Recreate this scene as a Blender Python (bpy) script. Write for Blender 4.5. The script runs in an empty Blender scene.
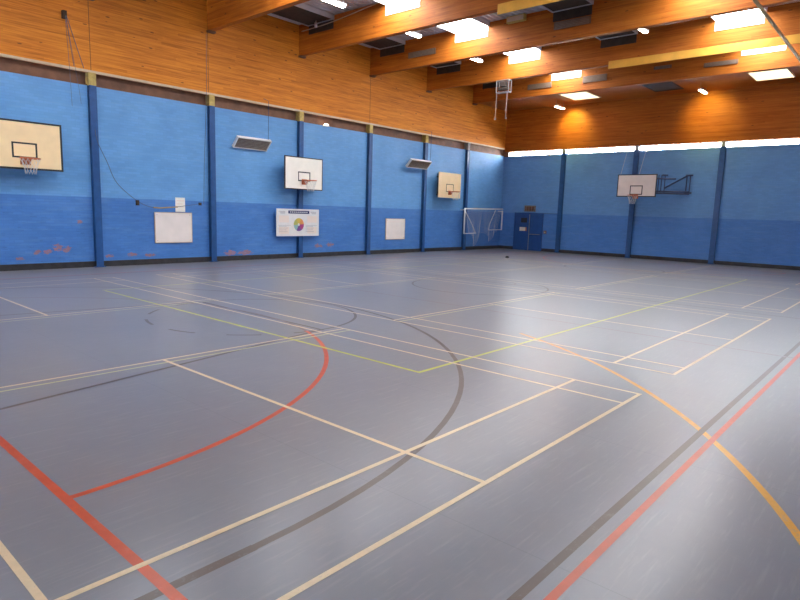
import bpy, bmesh, math, random
from mathutils import Vector, Matrix
random.seed(7)
S = bpy.context.scene
COL = S.collection
PI = math.pi

# ------------------------------------------------------------------ node helpers
def new_mat(name):
    m = bpy.data.materials.new(name); m.use_nodes = True
    nt = m.node_tree; nt.nodes.clear()
    out = nt.nodes.new('ShaderNodeOutputMaterial')
    b = nt.nodes.new('ShaderNodeBsdfPrincipled')
    nt.links.new(b.outputs[0], out.inputs[0])
    return m, nt, b
def N(nt, t, **k):
    n = nt.nodes.new(t)
    for a, v in k.items():
        if a.startswith('i_'):
            n.inputs[a[2:].replace('_', ' ')].default_value = v
        else: setattr(n, a, v)
    return n
def L(nt, a, b): nt.links.new(a, b)
def math_n(nt, op, a, b=None, c=None, clamp=False):
    n = nt.nodes.new('ShaderNodeMath'); n.operation = op; n.use_clamp = clamp
    for i, v in enumerate((a, b, c)):
        if v is None: continue
        if isinstance(v, (int, float)): n.inputs[i].default_value = v
        else: nt.links.new(v, n.inputs[i])
    return n.outputs[0]
def mix(nt, fac, a, b, mode='MIX'):
    n = nt.nodes.new('ShaderNodeMix'); n.data_type = 'RGBA'; n.blend_type = mode
    for s, v in ((n.inputs[0], fac), (n.inputs[6], a), (n.inputs[7], b)):
        if isinstance(v, (int, float)): s.default_value = v
        elif isinstance(v, tuple): s.default_value = v if len(v) == 4 else v + (1,)
        else: nt.links.new(v, s)
    return n.outputs[2]
def ramp(nt, fac, stops):
    n = nt.nodes.new('ShaderNodeValToRGB'); nt.links.new(fac, n.inputs[0])
    e = n.color_ramp.elements
    while len(e) < len(stops): e.new(0.5)
    for x, (p, c) in zip(e, stops):
        x.position = p; x.color = c if len(c) == 4 else c + (1,)
    return n.outputs[0]
def coords(nt, scale=(1, 1, 1), loc=(0, 0, 0)):
    g = N(nt, 'ShaderNodeNewGeometry')
    m = nt.nodes.new('ShaderNodeMapping'); m.inputs['Scale'].default_value = scale; m.inputs['Location'].default_value = loc
    L(nt, g.outputs['Position'], m.inputs[0]); return m.outputs[0], g.outputs['Position']
def noise(nt, vec, scale, detail=3, rough=.5):
    n = nt.nodes.new('ShaderNodeTexNoise'); n.inputs['Scale'].default_value = scale
    n.inputs['Detail'].default_value = detail; n.inputs['Roughness'].default_value = rough
    L(nt, vec, n.inputs['Vector']); return n.outputs['Fac']
def bump(nt, b, h, strength=.3, dist=.01):
    n = nt.nodes.new('ShaderNodeBump'); n.inputs['Strength'].default_value = strength; n.inputs['Distance'].default_value = dist
    L(nt, h, n.inputs['Height']); L(nt, n.outputs[0], b.inputs['Normal'])
def simple(name, col, rough=.5, metal=0, var=.08, scale=6):
    m, nt, b = new_mat(name)
    v, _ = coords(nt)
    f = noise(nt, v, scale)
    lo = tuple(c * (1 - var) for c in col); hi = tuple(min(1, c * (1 + var)) for c in col)
    L(nt, ramp(nt, f, [(.3, lo), (.7, hi)]), b.inputs['Base Color'])
    b.inputs['Roughness'].default_value = rough; b.inputs['Metallic'].default_value = metal
    return m
def emit(name, col, strength):
    m = bpy.data.materials.new(name); m.use_nodes = True; nt = m.node_tree; nt.nodes.clear()
    o = nt.nodes.new('ShaderNodeOutputMaterial'); e = nt.nodes.new('ShaderNodeEmission')
    e.inputs[0].default_value = col + (1,); e.inputs[1].default_value = strength
    L(nt, e.outputs[0], o.inputs[0]); return m

def wood(name, axis, dark=1.0, tint=1.0):
    """laminated, orange varnished softwood boards; the grain runs along axis"""
    m, nt, b = new_mat(name)
    sc = {'X': (.35, 9, 9), 'Y': (9, .35, 9)}[axis]
    v, pos = coords(nt, sc)
    sep = N(nt, 'ShaderNodeSeparateXYZ'); L(nt, pos, sep.inputs[0])
    along = sep.outputs[0] if axis == 'X' else sep.outputs[1]
    row = math_n(nt, 'FLOOR', math_n(nt, 'DIVIDE', sep.outputs[2], .075))
    # each lamination is a run of boards of its own tone
    wn = N(nt, 'ShaderNodeTexWhiteNoise', noise_dimensions='2D')
    cx = N(nt, 'ShaderNodeCombineXYZ')
    off = N(nt, 'ShaderNodeTexWhiteNoise', noise_dimensions='1D'); L(nt, row, off.inputs['W'])
    seg = math_n(nt, 'FLOOR', math_n(nt, 'ADD', math_n(nt, 'DIVIDE', along, 2.6), math_n(nt, 'MULTIPLY', off.outputs[0], 5)))
    L(nt, seg, cx.inputs[0]); L(nt, row, cx.inputs[1]); L(nt, cx.outputs[0], wn.inputs['Vector'])
    g = noise(nt, v, 3.0, 5, .65)
    big, _ = coords(nt, (.5, .5, .9)); bg = noise(nt, big, 1.2, 2)
    t = math_n(nt, 'ADD', math_n(nt, 'MULTIPLY', g, .72), math_n(nt, 'MULTIPLY', wn.outputs[0], .13))
    t = math_n(nt, 'ADD', t, math_n(nt, 'MULTIPLY', bg, .16))
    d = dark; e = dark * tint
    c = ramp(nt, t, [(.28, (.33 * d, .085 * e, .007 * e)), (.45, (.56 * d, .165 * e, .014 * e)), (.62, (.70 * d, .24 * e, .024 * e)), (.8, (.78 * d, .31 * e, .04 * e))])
    # knots
    kv, _ = coords(nt, {'X': (1.6, 5, 5), 'Y': (5, 1.6, 5)}[axis])
    vor = N(nt, 'ShaderNodeTexVoronoi'); vor.inputs['Scale'].default_value = .9; L(nt, kv, vor.inputs['Vector'])
    k = math_n(nt, 'LESS_THAN', vor.outputs['Distance'], .085)
    c = mix(nt, math_n(nt, 'MULTIPLY', k, .75), c, (.12 * d, .035 * d, .01 * d))
    # glue joints
    fr = math_n(nt, 'FRACT', math_n(nt, 'DIVIDE', sep.outputs[2], .075))
    j = math_n(nt, 'LESS_THAN', fr, .07)
    c = mix(nt, math_n(nt, 'MULTIPLY', j, .14), c, (.16 * d, .045 * d, .01 * d))
    L(nt, c, b.inputs['Base Color']); b.inputs['Roughness'].default_value = .55
    b.inputs['Specular IOR Level'].default_value = .25
    bump(nt, b, g, .12, .006)
    return m

def brick_wall(name, axis, patches=(), tone=((.120, .325, .66), (.160, .39, .73), (.060, .195, .54), (.084, .245, .61))):
    m, nt, b = new_mat(name)
    v, pos = coords(nt)
    sep = N(nt, 'ShaderNodeSeparateXYZ'); L(nt, pos, sep.inputs[0])
    along = sep.outputs[0 if axis == 'X' else 1]; z = sep.outputs[2]
    cb = N(nt, 'ShaderNodeCombineXYZ'); L(nt, along, cb.inputs[0]); L(nt, z, cb.inputs[1])
    br = N(nt, 'ShaderNodeTexBrick'); L(nt, cb.outputs[0], br.inputs['Vector'])
    br.inputs['Scale'].default_value = 1; br.inputs['Brick Width'].default_value = .225; br.inputs['Row Height'].default_value = .075
    br.inputs['Mortar Size'].default_value = .007; br.inputs['Mortar Smooth'].default_value = .4; br.inputs['Bias'].default_value = 0
    br.inputs['Color1'].default_value = (.88, .88, .88, 1); br.inputs['Color2'].default_value = (1.06, 1.06, 1.06, 1); br.inputs['Mortar'].default_value = (.86, .86, .86, 1)
    nf = noise(nt, v, 1.1, 4)
    sv, _ = coords(nt, (.5, .5, 6)); st = noise(nt, sv, 2.2, 4, .6)
    wob = math_n(nt, 'MULTIPLY', math_n(nt, 'SUBTRACT', noise(nt, v, 3), .5), .02)
    up = math_n(nt, 'GREATER_THAN', math_n(nt, 'ADD', z, wob), 2.04)
    upc = ramp(nt, nf, [(.25, tone[0]), (.75, tone[1])])
    loc = ramp(nt, nf, [(.25, tone[2]), (.75, tone[3])])
    c = mix(nt, up, loc, upc)
    c = mix(nt, .55, c, br.outputs['Color'], 'MULTIPLY')
    c = mix(nt, math_n(nt, 'MULTIPLY', math_n(nt, 'SUBTRACT', st, .52, clamp=True), .8, clamp=True), c, (.27, .46, .66))
    # scuffs close to the floor
    sc = noise(nt, sv, 9, 3)
    low = math_n(nt, 'MULTIPLY', math_n(nt, 'LESS_THAN', z, 1.7), math_n(nt, 'GREATER_THAN', sc, .66))
    c = mix(nt, math_n(nt, 'MULTIPLY', low, .35), c, (.03, .07, .17))
    if patches:
        mn = None
        for (a, zz, ra, rz) in patches:
            dx = math_n(nt, 'DIVIDE', math_n(nt, 'SUBTRACT', along, a), ra * .85); dz = math_n(nt, 'DIVIDE', math_n(nt, 'SUBTRACT', z, zz), rz)
            d = math_n(nt, 'ADD', math_n(nt, 'MULTIPLY', dx, dx), math_n(nt, 'MULTIPLY', dz, dz))
            mn = d if mn is None else math_n(nt, 'MINIMUM', mn, d)
        pv, _ = coords(nt, (4, 4, 9)); pn = noise(nt, pv, 2.0, 4, .6)
        msk = math_n(nt, 'LESS_THAN', math_n(nt, 'ADD', mn, math_n(nt, 'MULTIPLY', math_n(nt, 'SUBTRACT', pn, .5), 8.0)), 1.0)
        pc = ramp(nt, pn, [(.3, (.55, .21, .10)), (.55, (.42, .17, .11)), (.72, (.55, .36, .34))])
        c = mix(nt, math_n(nt, 'MULTIPLY', msk, .7), c, pc)
    L(nt, c, b.inputs['Base Color']); b.inputs['Roughness'].default_value = .48
    b.inputs['Specular IOR Level'].default_value = .35
    bump(nt, b, br.outputs['Fac'], -.35, .006)
    return m

def floor_mat():
    m, nt, b = new_mat('grey blue vinyl')
    v, pos = coords(nt)
    n1 = noise(nt, v, .35, 3); n2 = noise(nt, v, 3.2, 5, .65); n3 = noise(nt, v, 45, 2)
    c = ramp(nt, n1, [(.3, (.152, .156, .186)), (.7, (.205, .203, .220))])
    c = mix(nt, math_n(nt, 'MULTIPLY', n2, .42), c, (.262, .246, .246))
    c = mix(nt, math_n(nt, 'MULTIPLY', math_n(nt, 'SUBTRACT', n3, .5, clamp=True), .6), c, (.16, .17, .2))
    n4 = noise(nt, v, 11, 4, .6)
    c = mix(nt, math_n(nt, 'MULTIPLY', n4, .40), c, (.25, .237, .238))
    # scuff marks: short thin strokes in two directions
    for rot, s in ((.5, 1.0), (2.1, 1.25)):
        mp = nt.nodes.new('ShaderNodeMapping'); mp.inputs['Rotation'].default_value = (0, 0, rot); mp.inputs['Scale'].default_value = (1.4 * s, 16 * s, 1)
        L(nt, pos, mp.inputs[0]); sn = noise(nt, mp.outputs[0], 1.6, 3, .55)
        k = math_n(nt, 'MULTIPLY', math_n(nt, 'SUBTRACT', sn, .57, clamp=True), 3.0, clamp=True)
        c = mix(nt, math_n(nt, 'MULTIPLY', k, .55), c, (.33, .31, .30))
    # welded sheet seams every two metres
    sep = N(nt, 'ShaderNodeSeparateXYZ'); L(nt, pos, sep.inputs[0])
    fr = math_n(nt, 'FRACT', math_n(nt, 'DIVIDE', math_n(nt, 'ADD', sep.outputs[0], 20.58), 2.0))
    sm = math_n(nt, 'LESS_THAN', fr, .003)
    c = mix(nt, math_n(nt, 'MULTIPLY', sm, .3), c, (.08, .08, .09))
    L(nt, c, b.inputs['Base Color'])
    b.inputs['Roughness'].default_value = .29
    b.inputs['Specular IOR Level'].default_value = .45
    return m
def line_mat(name, col, wear=.25):
    m, nt, b = new_mat(name)
    v, _ = coords(nt); n = noise(nt, v, 7, 4, .65); n2 = noise(nt, v, 60, 2)
    c = ramp(nt, n, [(.3, tuple(x * .82 for x in col)), (.7, col)])
    c = mix(nt, math_n(nt, 'MULTIPLY', math_n(nt, 'GREATER_THAN', math_n(nt, 'ADD', n, math_n(nt, 'MULTIPLY', n2, .5)), .92 - wear * .3), wear), c, (.25, .25, .28))
    L(nt, c, b.inputs['Base Color']); b.inputs['Roughness'].default_value = .30
    b.inputs['Specular IOR Level'].default_value = .4
    return m

M = dict(
    floor=floor_mat(),
    wall_l=brick_wall('blue painted brick, long wall', 'X', [(3.37, 1.32, .10, .04), (2.24, .48, .12, .06), (2.47, .48, .13, .06), (2.75, .60, .14, .10), (2.98, .54, .12, .08), (1.79, .31, .12, .04),
        (4.18, .30, .14, .04), (4.87, .33, .18, .05), (8.93, .27, .30, .08), (8.31, .28, .25, .07), (12.4, .43, .2, .07), (13.0, .47, .22, .07), (5.4, .3, .2, .04)]),
    wall_f_veiled=brick_wall('blue painted brick, end wall', 'Y', (), ((.125, .305, .63), (.15, .355, .69), (.072, .22, .575), (.09, .255, .63))),  # end wall tones hold its different light and camera veil in their colour
    wood_x=wood('orange timber, grain along the hall', 'X', 1.1, 1.05), wood_y_shaded=wood('orange timber, grain across the hall', 'Y', .74, .88),  # across-grain copy has shade put into its colour for beams and end bands
    pale_wood=simple('pale yellow timber', (.80, .41, .05), .5, 0, .10, 3),
    brown=simple('dark brown board', (.17, .072, .035), .6, 0, .25, 4),
    trim=simple('cream painted strip', (.62, .48, .33), .5),
    column=simple('deep blue steel paint', (.018, .085, .26), .35, 0, .12),
    cap=simple('ochre block', (.50, .36, .10), .6, 0, .2, 12),
    cap_grey=simple('grey block', (.28, .28, .28), .6, 0, .15, 12),
    base=simple('black rubber skirting', (.035, .033, .035), .5, 0, .3),
    deck=simple('galvanised deck', (.60, .59, .62), .45, .15, .08, 2),
    white=simple('white paint', (.82, .80, .78), .45, 0, .03),
    cream=simple('cream board paint', (.95, .71, .40), .4, 0, .05, 3),
    offwhite=simple('warm white board paint', (.96, .90, .80), .4, 0, .04, 3),
    pinkwhite=simple('worn white board paint', (.80, .70, .64), .4, 0, .05, 3),
    board=simple('white melamine', (.92, .83, .76), .35, 0, .04, 3),
    black=simple('black paint', (.022, .022, .026), .45),
    dark=simple('dark brown board', (.055, .036, .026), .85, 0, .2),
    rim=simple('orange painted steel', (.62, .15, .05), .4, 0, .1),
    net=simple('white cord', (.72, .70, .68), .8),
    steel=simple('dull steel', (.42, .40, .38), .35, .7, .1), duct=simple('brown grey sheet metal', (.20, .115, .065), .65, 0, .15),
    heater_grey=simple('grey brown grille', (.22, .16, .12), .6, 0, .15, 20),
    blue_steel=simple('dark blue frame paint', (.02, .045, .14), .4),
    door=simple('royal blue door paint', (.022, .085, .29), .35, 0, .1, 4),
    rail=simple('tan painted rail', (.78, .56, .27), .5), rope=simple('grey blue rope', (.10, .12, .17), .8),
    tan_rope=simple('tan cord', (.42, .28, .14), .8),
    cable=simple('pale cable', (.5, .38, .25), .6),
    navy=simple('navy print', (.02, .03, .13), .5, 0, .02), greyp=simple('grey print', (.35, .33, .36), .5, 0, .02),
    pinkp=simple('pale pink print', (.86, .62, .50), .5, 0, .02),
    y1=simple('yellow print', (.72, .55, .10), .5, 0, .02), o1=simple('orange print', (.8, .33, .10), .5, 0, .02), m1=simple('magenta print', (.45, .06, .22), .5, 0, .02),
    p1=simple('violet print', (.20, .08, .32), .5, 0, .02), t1=simple('teal print', (.30, .52, .52), .5, 0, .02), g1=simple('olive print', (.50, .52, .14), .5, 0, .02),
    red_small=simple('brown red plastic', (.25, .09, .06), .5),
    l_white=line_mat('white court line', (.82, .62, .36), .2), l_yellow=line_mat('lime yellow court line', (.60, .60, .05), .15),
    l_pale=line_mat('pale yellow court line', (.62, .58, .26), .2),
    l_red=line_mat('red court line', (.62, .072, .012), .1), l_faint=line_mat('worn red court line', (.22, .14, .14), .3), l_black=line_mat('brown black court line', (.105, .066, .048), .12),
    l_orange=line_mat('orange court line', (.80, .36, .02), .3),
    sky=emit('opal skylight glazing', (.94, .97, 1), 5.5),
    led_soft=emit('small lamp glass', (1, .92, .8), 3.0),
    led=emit('lamp diffuser', (1, .93, .80), 14.0),
    led_warm=emit('warm lamp diffuser', (1, .86, .6), 12.0),
)
def glass():
    m = bpy.data.materials.new('clear glazing'); m.use_nodes = True; nt = m.node_tree; nt.nodes.clear()
    o = nt.nodes.new('ShaderNodeOutputMaterial'); t = nt.nodes.new('ShaderNodeBsdfTransparent'); g = nt.nodes.new('ShaderNodeBsdfGlossy'); x = nt.nodes.new('ShaderNodeMixShader')
    g.inputs['Roughness'].default_value = .05; x.inputs[0].default_value = .06
    L(nt, t.outputs[0], x.inputs[1]); L(nt, g.outputs[0], x.inputs[2]); L(nt, x.outputs[0], o.inputs[0]); return m
M['glass'] = glass()

# ------------------------------------------------------------------ mesh helpers
class MB:
    def __init__(s): s.v = []; s.f = []; s.m = []; s.mats = []; s.g = []
    def mi(s, mat):
        if mat not in s.mats: s.mats.append(mat)
        return s.mats.index(mat)
    def add(s, vs, fs, mat=None):
        o = len(s.v); s.v += [tuple(x) for x in vs]; k = s.mi(mat); s.g.append((vs, fs, mat))
        for f in fs: s.f.append(tuple(i + o for i in f)); s.m.append(k)
        return s
    def box(s, a, b, mat=None, T=None):
        x0, y0, z0 = (min(p, q) for p, q in zip(a, b)); x1, y1, z1 = (max(p, q) for p, q in zip(a, b))
        vs = [(x0, y0, z0), (x1, y0, z0), (x1, y1, z0), (x0, y1, z0), (x0, y0, z1), (x1, y0, z1), (x1, y1, z1), (x0, y1, z1)]
        if T is not None: vs = [T @ Vector(v) for v in vs]
        return s.add(vs, [(0, 3, 2, 1), (4, 5, 6, 7), (0, 1, 5, 4), (1, 2, 6, 5), (2, 3, 7, 6), (3, 0, 4, 7)], mat)
    def quad(s, a, b, c, d, mat=None): return s.add([a, b, c, d], [(0, 1, 2, 3)], mat)
    def tube(s, pts, r, n=8, mat=None, closed=False):
        pts = [Vector(p) for p in pts]; K = len(pts); vs = []; fs = []
        prev = None
        for i, p in enumerate(pts):
            a = pts[(i - 1) % K] if (closed or i) else pts[0]; c = pts[(i + 1) % K] if (closed or i < K - 1) else pts[-1]
            t = (c - a).normalized()
            if prev is None:
                u = t.orthogonal().normalized()
            else:
                u = prev - t * prev.dot(t); u = u.normalized() if u.length > 1e-6 else t.orthogonal().normalized()
            prev = u; w = t.cross(u)
            for j in range(n):
                an = 2 * PI * j / n; vs.append(p + (u * math.cos(an) + w * math.sin(an)) * r)
        for i in range(K if closed else K - 1):
            for j in range(n):
                i2 = (i + 1) % K
                fs.append((i * n + j, i * n + (j + 1) % n, i2 * n + (j + 1) % n, i2 * n + j))
        if not closed: fs += [tuple(range(n))[::-1], tuple((K - 1) * n + j for j in range(n))]
        return s.add(vs, fs, mat)
    def disc(s, c, r, ax, n=24, mat=None, depth=.01):
        a = Vector(c); d = Vector(ax).normalized()
        return s.tube([a, a + d * depth], r, n, mat)
    def build(s, name, mat=None, parent=None, smooth=False, bevel=0):
        me = bpy.data.meshes.new(name); me.from_pydata(s.v, [], s.f)
        for k in s.mats: me.materials.append(k if k is not None else mat)
        for p, k in zip(me.polygons, s.m):
            p.material_index = k; p.use_smooth = smooth
        me.validate(); me.update()
        o = bpy.data.objects.new(name, me); COL.objects.link(o)
        if parent is not None:
            o.parent = parent; o.matrix_parent_inverse = Matrix.Translation(parent.matrix_basis.translation).inverted() if parent.type == 'EMPTY' else Matrix()
        if bevel:
            bv = o.modifiers.new('edge', 'BEVEL'); bv.width = bevel; bv.segments = 2; bv.limit_method = 'ANGLE'
        return o
    def parts(s, name, mat, parent, smooth=False, bevel=0):      # every piece an object of its own
        for (vs, fs, mt) in s.g: MB().add(vs, fs, mt).build(name, mat, parent, smooth, bevel)
def thing(name, label, cat, loc, group=None):
    o = bpy.data.objects.new(name, None); COL.objects.link(o); o.location = loc; o.empty_display_size = .2
    o['label'] = label; o['category'] = cat
    if group: o['group'] = group
    return o
def tag(o, label, cat, group=None):
    o['label'] = label; o['category'] = cat
    if group: o['group'] = group
    return o
def struct(o): o['kind'] = 'structure'; return o
def box(name, a, b, mat, parent=None, bevel=0): return MB().box(a, b).build(name, mat, parent, False, bevel)

# ------------------------------------------------------------------ hall dimensions
W, RW = 9.51, -9.62          # long left wall, right wall behind the camera's shoulder
D, BW = 26.0, -4.55          # end wall, wall behind the camera
ZW, ZT, ZB, ZD = 5.17, 5.53, 7.52, 8.60   # brick top, timber band bottom, beam bottom, deck
PX = [.06 + 3.771 * i for i in range(7)]  # bays
PX = [.0605, 3.8318, 7.603, 11.3743, 15.1455, 18.9167, 22.688]
PY = [5.84, 2.07, -1.70, -5.47]

# floor
fl = struct(box('floor', (BW - .3, RW - .3, -.2), (D + .3, W + .3, 0), M['floor']))

# ------------------------------------------------------------------ court markings (painted on the floor: children of it)
ZK = [0]
def strip(mb, p, q, w, z):
    ZK[0] = (ZK[0] + 1) % 16; z = z * .5 + ZK[0] * .00002
    p = Vector((p[0], p[1], 0)); q = Vector((q[0], q[1], 0)); d = (q - p).normalized(); n = Vector((-d.y, d.x, 0)) * w / 2
    K = max(1, int((q - p).length / 3))
    for i in range(K):
        a = p + (q - p) * i / K; b = p + (q - p) * (i + 1) / K
        mb.quad((a.x - n.x, a.y - n.y, z), (b.x - n.x, b.y - n.y, z), (b.x + n.x, b.y + n.y, z), (a.x + n.x, a.y + n.y, z))
def arc(mb, c, r, a0, a1, w, z, n=64):
    ZK[0] = (ZK[0] + 1) % 16; z = z * .5 + ZK[0] * .00002
    for i in range(n):
        t0 = a0 + (a1 - a0) * i / n; t1 = a0 + (a1 - a0) * (i + 1) / n
        P = lambda R, t: (c[0] + R * math.cos(t), c[1] + R * math.sin(t), z)
        mb.quad(P(r - w / 2, t0), P(r + w / 2, t0), P(r + w / 2, t1), P(r - w / 2, t1))
def badminton(cx):
    mb = MB(); z = .0042
    for s in (-1, 1):
        for hw in (3.05, 2.59): strip(mb, (cx + s * hw, -6.72), (cx + s * hw, 6.72), .042, z)
        for y in (6.7, 5.94, 1.98): strip(mb, (cx - 3.07, s * y), (cx + 3.07, s * y), .042, z)
        strip(mb, (cx, s * 1.98), (cx, s * 6.7), .042, z)
    mb.build('badminton_court_line', M['l_white'], fl)
    mb = MB()
    for y in (-2.13, 1.80): strip(mb, (cx - 3.05, y), (cx + 3.05, y), .035, .0036)
    mb.build('pale_court_line', M['l_pale'], fl)
for cx in (0, 7.27, 14.53, 21.8): badminton(cx)
CX = 10.87
mb = MB(); z = .0012                                                  # basketball, brown black
for s in (-1, 1):
    strip(mb, (CX - 14, s * 7.525), (CX + 14, s * 7.525), .055, z)
    bx = CX + s * 13.9; hx = bx - s * 1.575
    strip(mb, (bx, -7.55), (bx, 7.55), .05, z)
    if s > 0: strip(mb, (bx, -6.22), (hx, -6.22), .055, z); strip(mb, (bx, 6.22), (hx, 6.22), .055, z)
    if s < 0:
        arc(mb, (-1.62, 0), 6.22, -PI / 2, PI / 2, .056, z)
        strip(mb, (bx, -6.22), (-1.62, -6.22), .065, z); strip(mb, (bx, 6.22), (-1.62, 6.22), .05, z)
        fx = 2.72
        arc(mb, (fx, 0), 1.8, -PI / 2, PI / 2, .05, z, 40)
        for k in range(6):
            a = PI / 2 + PI * (k + .1) / 5.6; arc(mb, (fx, 0), 1.8, a, a + PI / 11, .05, z, 6)
        strip(mb, (fx, -1.85), (fx, 1.85), .05, z)
        strip(mb, (bx, -2.92), (fx, -1.8), .05, z); strip(mb, (bx, 2.92), (fx, 1.8), .05, z)
    else:
        fx = bx - 5.8
        arc(mb, (hx, 0), 6.22, PI / 2, 1.5 * PI, .05, z); arc(mb, (fx, 0), 1.8, 0, 2 * PI, .05, z)
        strip(mb, (fx, -1.8), (fx, 1.8), .05, z); strip(mb, (bx, -2.95), (fx, -1.8), .05, z); strip(mb, (bx, 2.95), (fx, 1.8), .05, z)
arc(mb, (9.87, 0), 1.8, 0, 2 * PI, .05, z); strip(mb, (CX, -7.55), (CX, 7.55), .05, z)
mb.build('basketball_court_line', M['l_black'], fl)
mb = MB(); z = .0020                                                  # netball, red
for s in (-1, 1): strip(mb, (-2.15, s * 7.655), (23.9, s * 7.655), .05, z)
strip(mb, (-2.137, -7.69), (-2.137, 7.69), .06, z)
strip(mb, (23.87, -7.69), (23.87, 7.69), .05, z)
arc(mb, (-2.12, 0), 4.9, -PI / 2, -.36, .055, z); arc(mb, (23.87, 0), 4.9, PI / 2, 1.5 * PI, .05, z)
mb.build('netball_court_line', M['l_red'], fl)
mb = MB(); z = .0016
for x in (6.54, 15.2): strip(mb, (x, -7.66), (x, 7.66), .05, z)
arc(mb, (CX, 0), .45, 0, 2 * PI, .05, z); arc(mb, (-2.12, 0), 4.9, -.36, PI / 2, .05, z)
mb.build('worn_netball_court_line', M['l_faint'], fl)
mb = MB(); z = .0030                                                  # volleyball, lime yellow
for s in (-1, 1): strip(mb, (1.9, s * 4.49), (19.3, s * 4.49), .05, z)
for x in (1.92, 19.28): strip(mb, (x, -4.51), (x, 4.4), .05, z)
mb.build('volleyball_court_line', M['l_yellow'], fl)
mb = MB(); arc(mb, (-3.05, -.5835), 8.772, -1.24, -.41, .06, .0004)
mb.build('curved_orange_line', M['l_orange'], fl)

# ------------------------------------------------------------------ walls
struct(box('wall_left', (BW, W, 0), (D, W + .3, ZW), M['wall_l']))
struct(box('wall_back', (D, RW, 0), (D + .3, W + .3, ZW - .04), M['wall_f_veiled']))
struct(box('wall_right', (BW, RW - .3, 0), (D, RW, ZT), M['wall_l']))
struct(box('wall_front', (BW - .3, RW - .3, 0), (BW, W + .3, ZW - .04), M['wall_f_veiled']))
struct(box('baseboard_left', (BW, W - .035, 0), (D - .03, W, .17), M['base']))
bb = MB(); bb.box((D - .03, RW, 0), (D, 6.82, .17)); bb.box((D - .03, 8.56, 0), (D, W, .17))
struct(bb.build('baseboard_back', M['base']))
struct(box('baseboard_right', (BW, RW, 0), (D - .03, RW + .03, .17), M['base']))
struct(box('baseboard_front', (BW, RW + .03, 0), (BW + .03, W - .035, .17), M['base']))
# timber bands above the walls
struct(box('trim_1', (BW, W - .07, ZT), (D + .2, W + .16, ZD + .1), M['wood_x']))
struct(box('trim_2', (D - .07, RW, ZT - .13), (D + .16, W - .07, ZD + .1), M['wood_y_shaded']))
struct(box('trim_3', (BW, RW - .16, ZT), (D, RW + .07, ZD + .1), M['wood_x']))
struct(box('trim_4', (BW - .16, RW + .07, ZT - .13), (BW + .07, W - .07, ZD + .1), M['wood_y_shaded']))
struct(box('trim_5', (BW, W - .085, ZT - .015), (D - .09, W - .05, ZT + .055), M['trim']))
# boarded strip between brick and timber on the long wall
struct(box('trim_6', (BW, W + .10, ZW - .05), (D, W + .16, ZT + .05), M['brown']))
struct(box('trim_7', (BW, W, ZW), (D, W + .10, ZW + .03), M['brown']))
# joints in the long timber band
mb = MB()
for x in (3.83, 7.52, 15.1): mb.box((x - .006, W - .074, ZT + .06), (x + .006, W - .07, ZB if x > 4 else ZD))
struct(mb.build('trim_8', M['dark']))
# clerestory over the end wall
def clerestory(i, y0, y1):
    zb, zt = ZW - .04, ZT - .13
    mb = MB(); f = .035
    mb.box((D + .02, y0, zb), (D + .09, y1, zb + f)); mb.box((D + .02, y0, zt - f), (D + .09, y1, zt))
    fr = mb.build('window_%d' % i, M['white']); struct(fr)
    n = 4
    for k in range(n + 1):
        y = y0 + (y1 - y0) * k / n
        box('mullion', (D + .025, y - .013, zb + f), (D + .085, y + .013, zt - f), M['white'], fr)
    for k in range(n):
        ya = y0 + (y1 - y0) * k / n; yb = y0 + (y1 - y0) * (k + 1) / n
        box('pane', (D + .05, ya + .014, zb + f), (D + .056, yb - .014, zt - f), M['glass'], fr)
ys = [W] + PY + [RW]
for i in range(len(ys) - 1): clerestory(i + 1, ys[i + 1] + .1, ys[i] - (.1 if i else .28))
struct(box('trim_10', (D, W - .28, ZW - .05), (D + .16, W + .16, ZT), M['brown']))

def added_clerestory_front(i, y0, y1):  # unseen windows added behind the camera to light the timber and beam faces
    zb, zt = ZW - .04, ZT - .13; f = .035
    mb = MB(); mb.box((BW - .09, y0, zb), (BW - .02, y1, zb + f)); mb.box((BW - .09, y0, zt - f), (BW - .02, y1, zt))
    fr = mb.build('window_%d' % i, M['white']); struct(fr)
    for k in range(5):
        y = y0 + (y1 - y0) * k / 4; box('mullion', (BW - .085, y - .013, zb + f), (BW - .025, y + .013, zt - f), M['white'], fr)
    for k in range(4):
        ya = y0 + (y1 - y0) * k / 4; yb = y0 + (y1 - y0) * (k + 1) / 4
        box('pane', (BW - .056, ya + .014, zb + f), (BW - .05, yb - .014, zt - f), M['glass'], fr)
for i in range(len(ys) - 1): added_clerestory_front(i + 6, ys[i + 1] + .1, ys[i] - .1)

# ceiling: profiled metal deck, ribs running along the hall; timber soffit over the last bay
prof = []; y = RW
while y < W:
    prof += [(y, ZD), (y + .07, ZD), (y + .095, ZD + .085), (y + .175, ZD + .085)]; y += .2
mb = MB(); vs = []; fs = []
for (yy, zz) in prof: vs += [(BW, yy, zz), (PX[6] + .09, yy, zz)]
for i in range(len(prof) - 1): fs.append((2 * i, 2 * i + 1, 2 * i + 3, 2 * i + 2))
mb.add(vs, fs); mb.box((BW - .2, RW - .2, ZD + .09), (D + .2, W + .2, ZD + .2))
struct(mb.build('ceiling', M['deck']))
struct(box('trim_9', (PX[6] + .1, RW + .07, 7.60), (D - .07, W - .07, 7.66), M['wood_y_shaded']))

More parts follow.
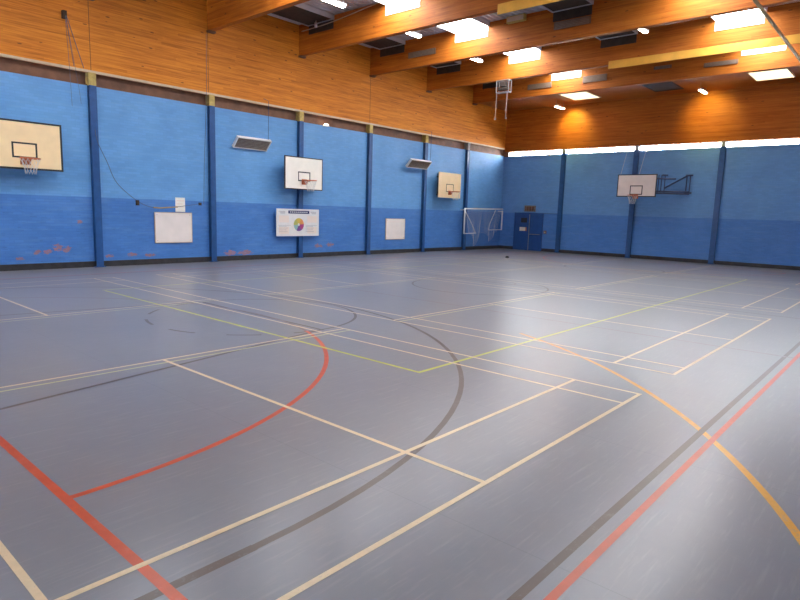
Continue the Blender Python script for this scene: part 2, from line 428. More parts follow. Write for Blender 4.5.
# ------------------------------------------------------------------ glulam beams
blab = ['laminated timber roof beam above and behind the camera, out of the picture',
    'laminated timber roof beam over the left wall column beside the nearest cream backboard',
    'nearest laminated timber roof beam in view, ending above the column beside the roped white panel',
    'long laminated timber roof beam ending above the column of the white left backboard, with a pale board under it',
    'laminated timber roof beam ending on the left wall above the bare column right of the poster',
    'laminated timber roof beam with the longest pale yellow board under its right half',
    'furthest laminated timber roof beam, the last before the end wall']
for i, x in enumerate(PX):
    b = thing('roof_beam', blab[i], 'beam', (x, 0, ZB), 'timber roof beams across the hall')
    box('laminated_beam', (x - .1, RW + .07, ZB), (x + .1, W - .07, ZD - .002), M['wood_y_shaded'], b, .008)
    box('bearing_shoe', (x - .13, W - .22, ZB - .06), (x + .13, W - .08, ZB - .002), M['brown'], b)
for x, y1, lab in ((PX[3], .78, 'short looking pale yellow board fixed under the nearer roof beam at top of picture'), (PX[5], .74, 'long pale yellow timber board fixed under the further roof beam, upper right')):
    mb = MB(); mb.box((x - .14, RW + .1, 7.37), (x - .1003, y1, 7.64))
    tag(mb.build('timber_board', M['pale_wood'], None, False, .004), lab, 'board', 'pale boards under the beams')

# ------------------------------------------------------------------ steel columns
def column(x, y, wall, label, capm):
    t = thing('steel_column', label, 'column', (x, y, 0), 'blue steel wall columns')
    if wall == 'L':
        mb = MB(); w = .10; dp = .14
        mb.box((x - w, W - dp, 0), (x + w, W - dp + .018, ZW)); mb.box((x - w, W - .02, 0), (x + w, W - .001, ZW)); mb.box((x - .03, W - dp + .018, 0), (x + .03, W - .02, ZW))
        mb.build('shaft', M['column'], t)
        box('cap_block', (x - .1, W - .14, ZW), (x + .1, W + .09, ZT - .016), capm, t)
        box('base_plate', (x - .15, W - dp - .02, 0), (x + .15, W - .036, .02), M['column'], t)
    else:
        mb = MB(); w = .11; dp = .14
        mb.box((D - dp, y - w, 0), (D - dp + .018, y + w, ZW)); mb.box((D - .02, y - w, 0), (D - .001, y + w, ZW)); mb.box((D - dp + .018, y - .03, 0), (D - .02, y + .03, ZW))
        mb.build('shaft', M['column'], t)
        box('cap_block', (D - .12, y - .085, ZW), (D + .1, y + .085, ZT - .132), capm, t)
        box('base_plate', (D - dp - .02, y - .15, 0), (D - .031, y + .15, .02), M['column'], t)
llab = ['blue steel column with ochre top block, just right of the nearest cream backboard', 'blue steel column on the left wall, right of the white panel with the sagging rope',
    'blue steel column running behind the white left backboard and the poster', 'bare blue steel column between the poster and the further white panel',
    'blue steel column running behind the further wall heater', 'blue steel column beside the left post of the goal']
for x, l, i in zip(PX[1:6] + [22.36], llab, range(9)): column(x, W, 'L', l, M['cap'] if i < 5 else M['cap_grey'])
for y, l in zip(PY[:3], ['blue steel column on the end wall, right of the double door', 'blue steel column behind the folding backboard on the end wall', 'bare blue steel column on the end wall, right of the backboard frame']):
    column(D, y, 'F', l, M['cap_grey'])

# ------------------------------------------------------------------ skylights (lit) and boarded ones
def skylight(bay, yc, lit, label):
    last = bay == 7
    x1 = PX[bay] - .1 if not last else 24.75
    x0 = x1 - 1.75 if not last else 23.1
    zb = 8.45 if not last else 7.6
    h = .72 if lit else .66
    if last: h, yc = (.64, yc - .1) if lit else (.56, yc)
    g = 'lit skylights' if lit else 'boarded dark skylights'
    t = thing('skylight' if lit else 'boarded_skylight', label, 'skylight', ((x0 + x1) / 2, yc, zb), g)
    if not last:
        mb = MB(); k = .035; top = ZD - .002
        mb.box((x0, yc - h - k, zb), (x1 - .001, yc - h, top)); mb.box((x0, yc + h, zb), (x1 - .001, yc + h + k, top)); mb.box((x0 - k, yc - h - k, zb), (x0, yc + h + k, top)); mb.box((x1 - k, yc - h, zb), (x1 - .001, yc + h, top))
        mb.build('kerb_frame', M['white'] if lit else M['deck'], t)
        box('glazing' if lit else 'dark_panel', (x0, yc - h, zb + .03), (x1 - k, yc + h, zb + .05), M['sky'] if lit else M['dark'], t)
        z0 = 8.12 if lit else 8.16
        box('lining_board', (x1 - .02, yc - h, z0), (x1 - .001, yc + h, zb - .002), M['white'] if lit else M['dark'], t)
    else:
        k = .04
        mb = MB(); zt = zb - .001; z_ = zb - .03
        mb.box((x0 - k, yc - h - k, z_), (x1 + k, yc - h, zt)); mb.box((x0 - k, yc + h, z_), (x1 + k, yc + h + k, zt)); mb.box((x0 - k, yc - h, z_), (x0, yc + h, zt)); mb.box((x1, yc - h, z_), (x1 + k, yc + h, zt))
        mb.build('kerb_frame', M['trim'] if lit else M['dark'], t)
        box('glazing' if lit else 'dark_panel', (x0, yc - h, zb - .018), (x1, yc + h, zb - .002), M['sky_dim'] if lit else M['dark'], t)
M['sky_dim'] = emit('shaded skylight glazing', (1, .80, .48), .55)
ord_ = {3: 'nearest', 4: 'second', 5: 'third', 6: 'fourth', 7: 'furthest'}
for bay in (0, 1, 2, 3, 4, 5, 6, 7):
    o = ord_.get(bay)
    skylight(bay, 4.33, True, ('%s bright skylight from the camera in the left hand row of lit skylights' % o) if o else 'bright skylight over the front of the hall, above the picture, %s' % {0: 'over the camera', 1: 'just past the camera', 2: 'last before the visible ones'}[bay])
    o2 = {5: 'nearest bright skylight of the right hand row, just above the long pale yellow board', 6: 'slot of bright skylight showing just below the long pale yellow board', 7: 'warm glowing skylight furthest right, next to the end wall'}.get(bay)
    skylight(bay, -3.5, True, o2 or 'bright skylight over the right of the hall, out of view, %s' % {0: 'over the camera', 1: 'just past the camera', 2: 'third from the camera', 3: 'fourth from the camera', 4: 'fifth from the camera'}[bay])
    d1 = {3: 'dark boarded skylight against the left wall by the small white camera', 4: 'dark boarded skylight against the left wall, second along from the white camera', 5: 'dark boarded skylight against the left wall above the further wall heater', 6: 'dark boarded skylight at the left wall, beside the hanging steel hoist'}.get(bay)
    if d1: skylight(bay, 8.2, False, d1)
    d2 = {4: 'large dark boarded skylight at top centre, above a dull metal panel', 5: 'dark boarded skylight right of the top centre one, beside a round lamp glow', 7: 'dim boarded skylight in the timber soffit near the end wall lamp'}.get(bay)
    if d2: skylight(bay, .45, False, d2)

# dull metal panels on the beam faces
def beam_panel(bay, y0, y1, z0, z1, label):
    x = PX[bay] - .1
    t = thing('radiant_panel', label, 'heater', (x, (y0 + y1) / 2, z0), 'metal panels on the roof beams')
    mb = MB(); mb.box((x - .05, y0, z0), (x - .002, y1, z1)); mb.build('casing', M['duct'], t, False, .006)
    mb = MB(); n = 5
    for k in range(n):
        zz = z0 + (z1 - z0) * (k + .5) / n; mb.box((x - .058, y0 + .05, zz - .008), (x - .05, y1 - .05, zz + .008))
    mb.parts('louvre', M['heater_grey'], t)
beam_panel(4, 5.95, 7.3, 7.88, 8.09, 'dull metal panel high on a beam face, left of the second lit skylight')
beam_panel(4, -.2, 1.05, 7.90, 8.13, 'dull metal panel below the large dark skylight at top centre')
beam_panel(6, 5.02, 6.27, 7.83, 8.07, 'dull metal panel on the furthest beam, left of the fourth lit skylight')
beam_panel(6, 2.4, 3.5, 7.84, 8.12, 'dark metal panel on the furthest beam, right of the fourth lit skylight')
beam_panel(6, -2.7, -1.5, 7.86, 8.02, 'grey metal panel on the furthest beam, left of the slot of skylight')
beam_panel(6, -.28, .42, 8.02, 8.14, 'narrow dark panel on the furthest beam under the yellow board')
t = thing('junction_box', 'tan metal box on the beam face, right of the second lit skylight', 'box', (PX[4] - .2, 2.44, 8.4))
box('casing', (PX[4] - .25, 2.1, 8.38), (PX[4] - .101, 2.8, 8.59), M['cap'], t, .008); box('lid_plate', (PX[4] - .26, 2.14, 8.41), (PX[4] - .25, 2.76, 8.56), M['trim'], t)

# ------------------------------------------------------------------ lamps
def lamp(x, y, z, label, warm=False):
    t = thing('ceiling_lamp', label, 'lamp', (x, y, z), 'ceiling lamps')
    w, l = (.085, .45)
    mb = MB(); mb.box((x - l, y - w, z), (x + l, y + w, z + .07)); mb.build('housing', M['white'], t, False, .01)
    box('diffuser', (x - l + .03, y - w + .02, z - .025), (x + l - .03, y + w - .02, z - .001), M['led_warm'] if warm else M['led'], t)
    top = 7.6 if x > PX[6] else ZD
    mb = MB()
    for s in (-1, 1): mb.tube([(x + s * .4, y, z + .071), (x + s * .4, y, top - .001)], .006, 6)
    mb.parts('suspension_rod', M['steel'], t)
lamp(9.3, 5.35, 8.05, 'long white lamp at the top edge, left of the nearest lit skylight')
lamp(13.2, 5.58, 8.10, 'small glowing lamp left of the second lit skylight')
lamp(17.0, 5.5, 8.0, 'small glowing lamp left of the third lit skylight')
lamp(17.0, -1.05, 8.05, 'oval glowing lamp right of the dark skylight, near the toothed deck edge')
lamp(24.75, 5.66, 7.30, 'glowing lamp hanging near the end wall, below the furthest left row skylight', True)
lamp(24.35, -1.07, 7.30, 'glowing lamp hanging near the end wall, casting a bright patch on the timber', True)
t = thing('bulkhead_lamp', 'small lit lamp on the brown strip above the white left backboard', 'lamp', (12.64, W - .1, 5.15))
box('housing', (12.54, W - .16, 5.14), (12.76, W - .001, 5.165), M['white'], t); box('lamp_glass', (12.57, W - .14, 5.166), (12.73, W - .04, 5.23), M['led_soft'], t, .02)

# ------------------------------------------------------------------ basketball hoops
def frame_xf(o, ax, ay):     # local u along board, v outwards from wall, w up
    return lambda u, v, w: (o[0] + ax[0] * u + ay[0] * v, o[1] + ax[1] * u + ay[1] * v, o[2] + w)
def xbox(mb, T, a, b, mat=None):
    x0, y0, z0 = a; x1, y1, z1 = b
    vs = [T(*p) for p in ((x0, y0, z0), (x1, y0, z0), (x1, y1, z0), (x0, y1, z0), (x0, y0, z1), (x1, y0, z1), (x1, y1, z1), (x0, y1, z1))]
    mb.add(vs, [(0, 3, 2, 1), (4, 5, 6, 7), (0, 1, 5, 4), (1, 2, 6, 5), (2, 3, 7, 6), (3, 0, 4, 7)], mat)
def hoop(c, ax, ay, off, h, boardm, border, sq, rimz, label, side_frame=False, bdm=None, net=True, v0=.002):
    """c: wall point below the board centre; h: (bottom, top) of the board"""
    t = thing('basketball_hoop', label, 'basketball hoop', (c[0], c[1], 0), 'wall basketball hoops')
    T = frame_xf((c[0], c[1], 0), ax, ay)
    z0, z1 = h; hw = .9
    mb = MB(); xbox(mb, T, (-hw, off - .03, z0), (hw, off, z1)); mb.build('backboard', boardm, t)
    v = off + .004
    if border:
        mb = MB(); bw = border
        for a, b in (((-hw, z0), (hw, z0 + bw)), ((-hw, z1 - bw), (hw, z1)), ((-hw, z0 + bw), (-hw + bw, z1 - bw)), ((hw - bw, z0 + bw), (hw, z1 - bw))):
            xbox(mb, T, (a[0], off + .0005, a[1]), (b[0], v, b[1]))
        for e in ((-hw - .012, -hw), (hw, hw + .012)): xbox(mb, T, (e[0], off - .035, z0), (e[1], v, z1))
        xbox(mb, T, (-hw - .012, off - .035, z0 - .012), (hw + .012, v, z0)); xbox(mb, T, (-hw - .012, off - .035, z1), (hw + .012, v, z1 + .012))
        mb.build('border', bdm or M['black'], t)
    mb = MB(); s0, s1 = sq; bw = .042 if border else .028; q = .295
    for a, b in (((-q, s0), (q, s0 + bw)), ((-q, s1 - bw), (q, s1)), ((-q, s0 + bw), (-q + bw, s1 - bw)), ((q - bw, s0 + bw), (q, s1 - bw))):
        xbox(mb, T, (a[0], off + .0005, a[1]), (b[0], v, b[1]))
    mb.build('target_square', M['black'], t)
    # rim with its bracket
    R = .228; cv = off + .15 + R
    mb = MB(); mb.tube([T(R * math.cos(a), cv + R * math.sin(a), rimz) for a in [2 * PI * k / 40 for k in range(40)]], .014, 8, None, True)
    xbox(mb, T, (-.12, off + .005, rimz - .15), (.12, off + .018, rimz + .05))
    for s in (-1, 1): mb.tube([T(s * .08, off + .01, rimz), T(s * .11, cv - R * .85, rimz)], .010)
    mb.add([T(-.11, off + .018, rimz - .14), T(.11, off + .018, rimz - .14), T(.10, cv - R, rimz - .02), T(-.10, cv - R, rimz - .02)], [(0, 1, 2, 3)])
    xbox(mb, T, (-.09, off + .018, rimz - .02), (.09, cv - R, rimz + .006))
    rim = mb.build('rim', M['rim'], t, True)
    if net:
        nb = MB(); n = 12; lv = [(0, R), (-.09, R * .84), (-.18, R * .70), (-.28, R * .60), (-.39, R * .55)]
        for k in range(n):
            for s in (1, -1):
                pts = []
                for j, (dz, r) in enumerate(lv):
                    a = 2 * PI * (k + s * .5 * j) / n; pts.append(T(r * math.cos(a), cv + r * math.sin(a), rimz - .012 + dz))
                nb.tube(pts, .0034, 5)
        nb.build('net', M['net'], rim, True)
    # carrying frame
    mb = MB()
    if not side_frame:
        for s in (-1, 1):
            for zz in (z0 + .15, z1 - .2): mb.tube([T(s * .45, v0 + .012, zz), T(s * .45, off - .031, zz)], .022)
            mb.tube([T(s * .45, v0 + .024, z0 + .05), T(s * .45, v0 + .024, z1 - .05)], .022)
            mb.tube([T(s * .45, v0 + .03, z0 + .18), T(s * .45, off - .04, z1 - .22)], .016)
            xbox(mb, T, (s * .45 - .03, off - .06, z0 + .03), (s * .45 + .03, off - .031, z1 - .03))
        for zz in (z0 + .15, z1 - .2): xbox(mb, T, (-.5, v0, zz - .03), (.5, v0 + .03, zz + .03))
        mb.build('wall_bracket', M['black'], t)
    return t, T
hoop((1.93, W), (-1, 0), (0, -1), .45, (2.70, 3.92), M['cream'], .035, (2.98, 3.38), 2.96, 'cream basketball backboard with black border at the left edge of the picture')
hoop((11.26, W), (-1, 0), (0, -1), .45, (2.62, 3.80), M['offwhite'], .022, (2.92, 3.275), 2.95, 'white basketball backboard hung above the poster on the left wall', bdm=M['dark'], v0=.162)
hoop((20.45, W), (-1, 0), (0, -1), .45, (2.65, 3.86), M['cream'], 0, (2.94, 3.32), 2.95, 'small looking plain cream basketball backboard near the far corner, above the goal')
t, T = hoop((D, 1.64), (0, 1), (-1, 0), .9, (2.95, 3.97), M['pinkwhite'], .03, (3.035, 3.465), 3.00, 'basketball backboard on the end wall with its blue folding side frame', True)
mb = MB(); bs = M['blue_steel']                     # folding frame at its side
def bar(*p, r=.038): mb.tube([T(*q) for q in p], r, 8)
u0, u1 = -.86, -2.12
for zz in (3.16, 3.96): bar((-.3, .84, zz - .05), (u0, .80, zz - .05)); 
for u, v in ((-.92, .70), (-1.0, .55), (-1.12, .45)): bar((u, v, 3.1), (u, v, 3.95), r=.022)
bar((u0, .78, 3.78), (-1.55, .3, 3.78)); bar((u0, .8, 3.2), (-2.1, .06, 3.2)); bar((u0, .8, 3.12), (-2.1, .06, 3.11))
bar((-1.12, .5, 3.35), (-2.0, .06, 3.95)); bar((-1.0, .5, 3.95), (-1.2, .35, 3.95)); bar((-1.9, .06, 3.95), (-2.2, .04, 3.95)); bar((-1.9, .06, 3.16), (-2.2, .04, 3.16))
for u in (-2.1, -1.95): bar((u, .05, 3.1), (u, .05, 3.97), r=.026)
mb.build('folding_frame', bs, t)
mb = MB()
for u in (-.55, .55): xbox(mb, T, (u - .03, .83, 3.0), (u + .03, .868, 3.92)); 
bar((.55, .84, 3.85), (.55, .05, 3.85)); bar((.55, .84, 3.1), (.55, .05, 3.1)); xbox(mb, T, (.5, .0, 3.0), (.6, .03, 3.95))
mb.parts('support_arm', bs, t)
mb = MB()
for u in (.80, -.07): mb.tube([T(u, .86, 3.985), T(u * 1.03, .078, 5.44)], .007, 6)
mb.parts('stay_wire', M['net'], t)

# ------------------------------------------------------------------ wall heaters
def heater(x0, x1, label, rods, o=0):
    t = thing('wall_heater', label, 'heater', ((x0 + x1) / 2, W - .2, 3.95), 'tilted heaters on the left wall')
    lo = Vector((0, W - .06 - o, 3.93)); hi = Vector((0, W - .37 - o, 4.26)); d = (hi - lo); n = Vector((0, -d.z, d.y)).normalized()  # towards the hall, downwards
    if n.z > 0: n = -n
    def P(x, s, o): return (x, lo.y + d.y * s + n.y * o, lo.z + d.z * s + n.z * o)
    def slab(mb, xa, xb, s0, s1, o0, o1):
        vs = [P(xa, s0, o0), P(xb, s0, o0), P(xb, s1, o0), P(xa, s1, o0), P(xa, s0, o1), P(xb, s0, o1), P(xb, s1, o1), P(xa, s1, o1)]
        mb.add(vs, [(0, 3, 2, 1), (4, 5, 6, 7), (0, 1, 5, 4), (1, 2, 6, 5), (2, 3, 7, 6), (3, 0, 4, 7)])
    mb = MB(); slab(mb, x0 + .02, x1 - .02, .03, .97, -.05, .015); mb.build('element_panel', M['heater_grey'], t)
    mb = MB(); e = .06
    slab(mb, x0, x1, 0, e, -.07, .03); slab(mb, x0, x1, 1 - e, 1, -.07, .03); slab(mb, x0, x0 + .04, e, 1 - e, -.07, .03); slab(mb, x1 - .04, x1, e, 1 - e, -.07, .03)
    mb.build('frame', M['white'], t)
    mb = MB()
    for k in range(7):
        s = .12 + .76 * k / 6; mb.tube([P(x0 + .05, s, .02), P(x1 - .05, s, .02)], .005, 5)
    mb.build('grille', M['steel'], t)
    mb = MB()
    for x in rods: mb.tube([P(x, .97, -.03), (x, W - .37 - o, ZT + .1), (x, W - .071, ZT + .2)], .008, 6)
    for x in (x0 + .25, x1 - .25): mb.tube([P(x, .1, -.05), (x, W - .002, 4.05)], .012, 6)
    mb.parts('hanging_rod', M['blue_steel'], t)
heater(8.42, 9.82, 'grey tilted wall heater hung by a rod, left of the white left backboard', [9.7])
heater(17.38, 18.84, 'further grey tilted wall heater crossing a blue column', [18.76], .16)

# ------------------------------------------------------------------ boards on the left wall
def panel(x0, x1, z0, z1, label):
    t = thing('target_board', label, 'board', ((x0 + x1) / 2, W, z0), 'white target boards')
    box('board_face', (x0, W - .035, z0), (x1, W - .002, z1), M['board'], t, .003)
    mb = MB(); e = .02
    for a, b in (((x0 - e, z0 - e), (x1 + e, z0)), ((x0 - e, z1), (x1 + e, z1 + e)), ((x0 - e, z0), (x0, z1)), ((x1, z0), (x1 + e, z1))): mb.box((a[0], W - .04, a[1]), (b[0], W - .002, b[1]))
    mb.build('edge_strip', M['trim'], t)
    mb = MB()
    for x in (x0 + .06, x1 - .06):
        for z in (z0 + .06, z1 - .06): mb.disc((x, W - .042, z), .012, (0, 1, 0), 10, None, .007)
    mb.parts('fixing_screw', M['steel'], t)
panel(5.6, 6.84, .69, 1.63, 'white board on the left wall below the sagging rope and small notice')
panel(16.35, 17.62, .65, 1.56, 'further white board on the left wall, right of the poster')
t = thing('notice', 'small pale notice fixed above the roped white board', 'notice', (6.46, W, 1.66))
box('sheet', (6.30, W - .02, 1.67), (6.63, W - .002, 2.13), M['offwhite'], t)
mb = MB(); 
for k in range(3): mb.box((6.34, W - .022, 2.02 - k * .1), (6.59 - .05 * (k % 2), W - .02, 2.035 - k * .1))
mb.parts('faint_rule', M['pinkp'], t)

# poster with a colour wheel
x0, x1, z0, z1 = 10.32, 12.40, .84, 1.88
t = thing('poster_board', 'white poster board with navy heading strip and a rainbow wheel', 'poster', (11.36, W - .17, z0))
yf = W - .19
box('sheet', (x0, yf, z0), (x1, yf + .025, z1), M['white'], t)
box('heading_strip', (10.87, yf - .003, 1.70), (11.90, yf - .0005, 1.815), M['navy'], t)
mb = MB()
for k in range(9): mb.box((10.94 + k * .1, yf - .005, 1.745), (11.01 + k * .1, yf - .003, 1.775))
mb.build('heading_marks', M['white'], t)
mb = MB(); cx, cz = 11.38, 1.28; ro, ri = .25, .05
cols = ['y1', 'o1', 'm1', 'p1', 't1', 'g1']
for k, cn in enumerate(cols):
    a0 = PI / 2 + .6 - k * PI / 3; n = 8
    for j in range(n):
        b0 = a0 - PI / 3 * j / n; b1 = a0 - PI / 3 * (j + 1) / n
        mb.quad((cx + ri * math.cos(b0), yf - .003, cz + ri * math.sin(b0)), (cx + ri * math.cos(b1), yf - .003, cz + ri * math.sin(b1)), (cx + ro * math.cos(b1), yf - .003, cz + ro * math.sin(b1)), (cx + ro * math.cos(b0), yf - .003, cz + ro * math.sin(b0)), M[cn])
mb.build('colour_wheel', None, t)
mb = MB()
for xa in (10.42, 11.95):
    for k in range(3): mb.box((xa + .04 * k, yf - .003, 1.77 - k * .035), (xa + .30, yf - .0005, 1.785 - k * .035))
for k in range(4):
    for xa in (10.42, 11.72): mb.box((xa, yf - .003, 1.0 + k * .07), (xa + .42 - .05 * (k % 2), yf - .0005, 1.012 + k * .07))
mb.box((10.40, yf - .003, 1.247), (11.0, yf - .0005, 1.256)); mb.box((11.75, yf - .003, 1.247), (12.3, yf - .0005, 1.256))
mb.build('faint_text', M['greyp'], t)
mb = MB()
for xa in (10.42, 11.80):
    for za in (1.36, .93): mb.box((xa, yf - .002, za), (xa + .48, yf - .0004, za + .26))
mb.parts('pale_block', simple('faint peach print', (.88, .76, .68), .5, 0, .02), t)
mb = MB()
for x in (10.6, 11.36, 12.1): mb.box((x - .03, yf + .025, 1.2), (x + .03, W - .001 if abs(x - 11.36) > .1 else W - .161, 1.5))
mb.parts('wall_batten', M['dark'], t)

for o in [t] + list(t.children):        # set to its place in front of the column
    if o.type == 'MESH':
        for vtx in o.data.vertices: vtx.co.x = -3.4355 + (vtx.co.x + 3.4355) * .9895; vtx.co.z = 1.8976 + (vtx.co.z - 1.8976) * .9895

# ------------------------------------------------------------------ ropes on the left wall
yr = W - .25
def sag(pts, n=10):
    out = []
    P = [Vector(p) for p in pts]
    for i in range(len(P) - 1):
        a = P[max(i - 1, 0)]; b = P[i]; c = P[i + 1]; d = P[min(i + 2, len(P) - 1)]
        for k in range(n):
            s = k / n; out.append(.5 * ((2 * b) + (c - a) * s + (2 * a - 5 * b + 4 * c - d) * s * s + (3 * b - a - 3 * c + d) * s ** 3))
    out.append(P[-1]); return out
t = thing('pulley_rope', 'thin pulley lines fanning down the timber above the nearest backboard column', 'rope', (3.2, yr, 6.9))
mb = MB(); mb.box((3.12, W - .20, 6.80), (3.22, W - .071, 7.0)); mb.build('pulley_block', M['dark'], t)
mb = MB()
mb.tube([(3.17, W - .2, 6.85), (3.20, yr, 5.5), (3.22, yr, 4.5)], .005, 6); mb.tube([(3.19, W - .2, 6.85), (3.42, yr, 5.0), (3.46, yr, 4.6)], .004, 6)
mb.tube([(3.2, W - .2, 6.87), (3.62, W - .12, 5.6)], .009, 6); mb.tube([(3.18, W - .2, 6.87), (3.36, W - .13, 5.6)], .007, 6)
mb.parts('line', M['rope'], t)
t = thing('sagging_rope', 'grey rope sagging across the wall to the white board', 'rope', (5.5, yr, 1.8))
mb = MB(); mb.tube(sag([(3.80, yr, 3.95), (3.86, yr, 3.6), (4.1, yr, 3.06), (4.36, yr, 2.48), (4.91, yr, 2.0), (5.3, yr, 1.82), (5.7, yr, 1.77), (6.16, yr, 1.82), (7.04, yr, 1.95)]), .008, 6)
mb.build('cord', M['rope'], t, True)
mb = MB(); mb.box((4.91, yr - .04, 1.84), (4.99, yr + .04, 2.0)); mb.box((7.0, yr - .04, 1.90), (7.07, yr + .04, 1.99)); mb.parts('cleat', M['dark'], t)
mb = MB(); mb.tube([(5.45, yr, 1.79), (5.65, yr, 1.78), (6.25, yr, 1.83)], .022, 6); mb.build('knotted_end', M['tan_rope'], t)
mb = MB(); mb.tube([(7.12, yr - .09, 1.95), (7.2, yr - .03, 3.3), (7.28, yr, 4.4), (7.42, W - .12, 5.6), (7.46, W - .085, 7.4)], .006, 6)
tag(mb.build('hanging_rope', M['rope']), 'thin rope hanging beside the column right of the roped white board', 'rope')
# cable and small camera on the beam
mb = MB(); mb.tube(sag([(PX[3] - .16, 9.2, 8.32), (PX[3] - .16, 7.6, 8.36), (PX[3] - .16, 5.25, 8.57)]), .016, 6)
tag(mb.build('slung_cable', M['cable']), 'pale cable slung along the beam face by the small white camera', 'cable')
t = thing('camera_unit', 'small white camera hanging from the slung cable near the left wall', 'camera', (11.0, 8.2, 8.25))
mb = MB(); mb.tube([(11.05, 8.24, 8.40), (10.95, 8.10, 8.24)], .05, 12); mb.build('body', M['white'], t, True)
mb = MB(); mb.tube([(11.05, 8.22, 8.39), (11.05, 8.22, 8.479)], .012, 8); mb.build('stem', M['white'], t)
# tan rail that runs below the beams on the right
mb = MB(); mb.tube([(11.3, -4.99, 7.31), (25.9, -4.99, 7.31)], .045, 10)
tag(mb.build('track_rail', M['rail'], None, True), 'tan rail running away below the beams at upper right', 'rail')

# ------------------------------------------------------------------ hoist frame under the beam
t = thing('hoist_frame', 'square steel hoist frame with two hanging legs below a beam near the far corner', 'frame', (18.8, 5.2, 7.5))
mb = MB(); ya, yb, za, zb = 4.93, 5.52, 7.0, 7.50
for x in (18.7, 18.9):
    for p, q in (((ya, za), (yb, za)), ((ya, zb - .02), (yb, zb - .02)), ((ya, za), (ya, zb)), ((yb, za), (yb, zb))): mb.tube([(x, p[0], p[1]), (x, q[0], q[1])], .022, 8)
for y in (ya, yb):
    for z in (za, zb - .02): mb.tube([(18.7, y, z), (18.9, y, z)], .018, 8)
mb.build('box_frame', M['steel'], t)
mb = MB(); mb.tube([(18.8, 4.98, 7.15), (18.8, 5.48, 7.15)], .07, 12); mb.box((18.7, 5.1, 7.24), (18.9, 5.36, 7.42)); mb.build('winch_drum', M['dark'], t)
mb = MB()
for y in (4.98, 5.49): mb.tube([(18.7, y, 6.98), (18.7, y + .02, 5.94)], .016, 8)
mb.parts('hanging_leg', M['steel'], t)
mb = MB()
for y in (4.98, 5.51): mb.disc((18.7, y, 5.90), .035, (0, 0, 1), 10, None, .06)
mb.parts('leg_foot', M['steel'], t)

# ------------------------------------------------------------------ goal folded against the left wall
t = thing('goal', 'white framed goal folded against the left wall in the far corner', 'goal', (23.9, W - .3, .8))
yg = W - .32
mb = MB(); r = .04
mb.tube([(22.0, yg, .86), (22.0, yg, 2.14)], r, 12); mb.build('post', M['white'], t, True)
mb = MB(); mb.tube([(25.62, yg, 1.05), (25.62, yg, 2.14)], r, 12); mb.build('post', M['white'], t, True)
mb = MB(); mb.tube([(21.97, yg, 2.16), (25.65, yg, 2.22)], r, 12); mb.build('crossbar', M['white'], t, True)
mb = MB(); mb.tube([(22.0, yg, .88), (23.1, yg, .90)], .022, 8); mb.tube([(25.62, yg, 1.08), (24.3, yg, 1.06)], .022, 8)
mb.tube([(22.05, yg + .05, 2.1), (22.9, yg + .1, 1.3), (23.05, yg, .9)], .018, 8); mb.tube([(25.0, yg + .05, 2.15), (24.55, yg + .1, 1.4), (24.3, yg, 1.06)], .018, 8)
mb.tube([(22.0, yg + .04, 2.1), (22.0, W - .036, 2.1)], .02, 8); mb.tube([(25.62, yg + .04, 2.1), (25.62, W - .036, 2.1)], .02, 8)
mb.build('folding_arm', M['white'], t)
mb = MB(); nx, nz = 26, 14
def NP(i, k):
    u = i / nx; w = k / nz
    x = 22.1 + 3.45 * u
    z = 2.12 - (1.85 + .12 * math.sin(u * 9)) * w * (.62 + .38 * math.exp(-((u - .28) / .12) ** 2) + .3 * math.exp(-((u - .68) / .14) ** 2))
    x += (23.2 - x) * .35 * w * (1 if u < .5 else 0) + (24.55 - x) * .4 * w * (1 if u >= .5 else 0)
    return (x, yg + .05 + .07 * math.sin(i * 1.1) * w, max(z, .06))
for i in range(nx + 1): mb.tube([NP(i, k) for k in range(nz + 1)], .0035, 4)
for k in range(1, nz + 1): mb.tube([NP(i, k) for i in range(nx + 1)], .0035, 4)
mb.build('net', M['net'], t)

# ------------------------------------------------------------------ double door in the end wall
ya, yb, zt = 6.88, 8.52, 2.0
mb = MB(); e = .06
mb.box((D - .05, ya - e, 0), (D - .001, ya, zt + e)); mb.box((D - .05, yb, 0), (D - .001, yb + e, zt + e)); mb.box((D - .05, ya, zt), (D - .001, yb, zt + e))
dr = struct(mb.build('door_1', M['door']))
ym = 7.63
for a, b, nm in ((ym + .004, yb - .004, 'L'), (ya + .004, ym - .004, 'R')):
    lf = box('leaf', (D - .04, a, .012), (D - .002, b, zt - .004), M['door'], dr, .004)
box('vision_panel', (D - .046, 7.78, 1.52), (D - .0405, 8.16, 1.78), M['black'], dr)
box('notice_sheet', (D - .047, 7.78, 1.06), (D - .0405, 8.22, 1.27), M['offwhite'], dr); box('notice_stripe', (D - .049, 7.78, 1.06), (D - .0471, 7.85, 1.27), M['rim'], dr)
mb = MB(); mb.tube([(D - .09, 6.95, .90), (D - .09, 7.55, .90)], .018, 8)
for y in (6.97, 7.53): mb.tube([(D - .09, y, .90), (D - .041, y, .90)], .016, 8)
mb.build('push_bar', M['steel'], dr)
box('meeting_strip', (D - .052, ym - .02, .02), (D - .0405, ym + .02, zt - .02), M['steel'], dr)
t = thing('exit_lamp', 'small caged brown fitting on the wall above the double door', 'light fitting', (D, 7.66, 2.14))
box('back_plate', (D - .02, 7.32, 2.13), (D - .001, 8.0, 2.46), M['heater_grey'], t); box('dull_case', (D - .11, 7.42, 2.18), (D - .0205, 7.9, 2.38), M['brown'], t, .01)
mb = MB()
for k in range(5): mb.tube([(D - .13, 7.35 + .155 * k, 2.14), (D - .13, 7.35 + .155 * k, 2.45)], .008, 6)
for z in (2.15, 2.44): mb.tube([(D - .13, 7.34, z), (D - .13, 7.98, z)], .008, 6)
for y in (7.36, 7.96): mb.tube([(D - .13, y, 2.3), (D - .021, y, 2.3)], .008, 6)
mb.build('wire_guard', M['cap_grey'], t)
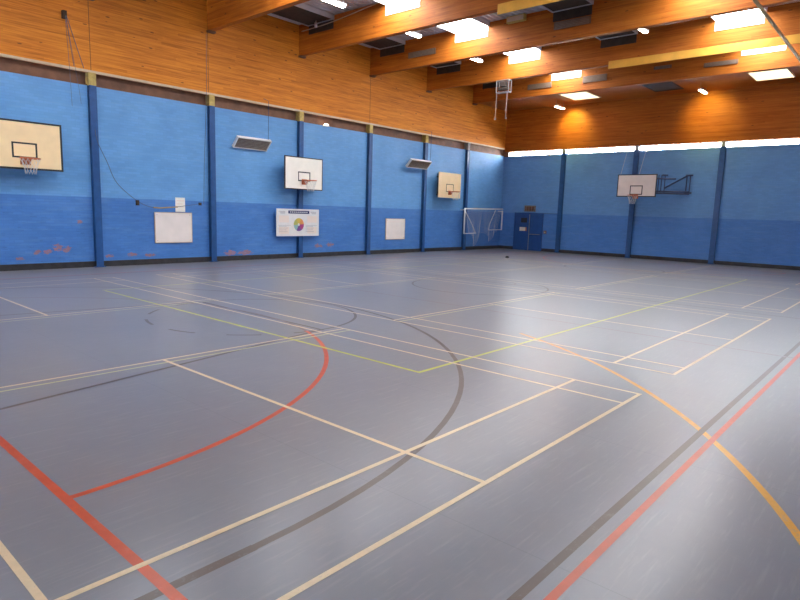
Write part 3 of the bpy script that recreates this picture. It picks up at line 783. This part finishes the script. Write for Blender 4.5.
t = thing('alarm_point', 'small brown red call point on the wall right of the double door', 'alarm', (D, 6.66, .98))
box('casing', (D - .05, 6.58, .97), (D - .001, 6.74, 1.13), M['red_small'], t, .01); box('press_pane', (D - .054, 6.61, 1.0), (D - .0501, 6.71, 1.08), M['trim'], t)
mb = MB(); mb.tube([(D - .02, 6.82, 2.04), (D - .02, 5.97, 2.04)], .012, 8)
tag(mb.build('wall_conduit', M['blue_steel']), 'thin blue pipe on the wall from the double door to the column', 'pipe')
# small dark cap lying on the floor by the far corner
t = thing('floor_socket_cover', 'small dark domed cover on the floor in front of the double door', 'cover', (19.75, 5.16, 0))
mb = MB(); mb.tube([(19.75, 5.16, .005), (19.75, 5.16, .05)], .09, 20); mb.tube([(19.75, 5.16, .05), (19.75, 5.16, .08)], .06, 20); mb.build('dome', M['base'], t)

# ------------------------------------------------------------------ light from outside, camera
w = bpy.data.worlds.new('overcast sky'); S.world = w; w.use_nodes = True
bg = w.node_tree.nodes['Background']; bg.inputs[0].default_value = (.93, .97, 1, 1); bg.inputs[1].default_value = 15.0
for (x, y, pw) in ((24.75, 5.5, 40), (24.35, -.95, 40)):     # the light those two hanging lamps throw at the timber
    ld = bpy.data.lights.new('lamp_beam', 'SPOT'); ld.energy = pw * 1.1; ld.color = (1, .86, .16); ld.spot_size = 1.7; ld.spot_blend = .8; ld.shadow_soft_size = .12
    lo = bpy.data.objects.new('lamp_beam', ld); COL.objects.link(lo); lo.location = (x + .2, y, 7.24)
    lo.rotation_euler = (Vector((25.93, y - .1, 6.55)) - lo.location).to_track_quat('-Z', 'Y').to_euler()

cd = bpy.data.cameras.new('camera'); co = bpy.data.objects.new('camera', cd); COL.objects.link(co)
r = Vector((.66256374, -.7483576, .03114798)); u = Vector((.08986454, .12071, .98861188)); f = Vector((.74359509, .65221928, -.14722889))
mw = Matrix((r, u, -f)).transposed().to_4x4(); mw.translation = Vector((-3.43549508, -8.84750016, 1.89760338))
co.matrix_world = mw
cd.sensor_width = 36; cd.lens = 592.470472 / 800 * 36; cd.clip_start = .05; cd.clip_end = 200
S.camera = co
vs = S.view_settings; vs.view_transform = 'Standard'; vs.look = 'None'; vs.gamma = 1; vs.use_curve_mapping = False
vs.exposure = 2.02
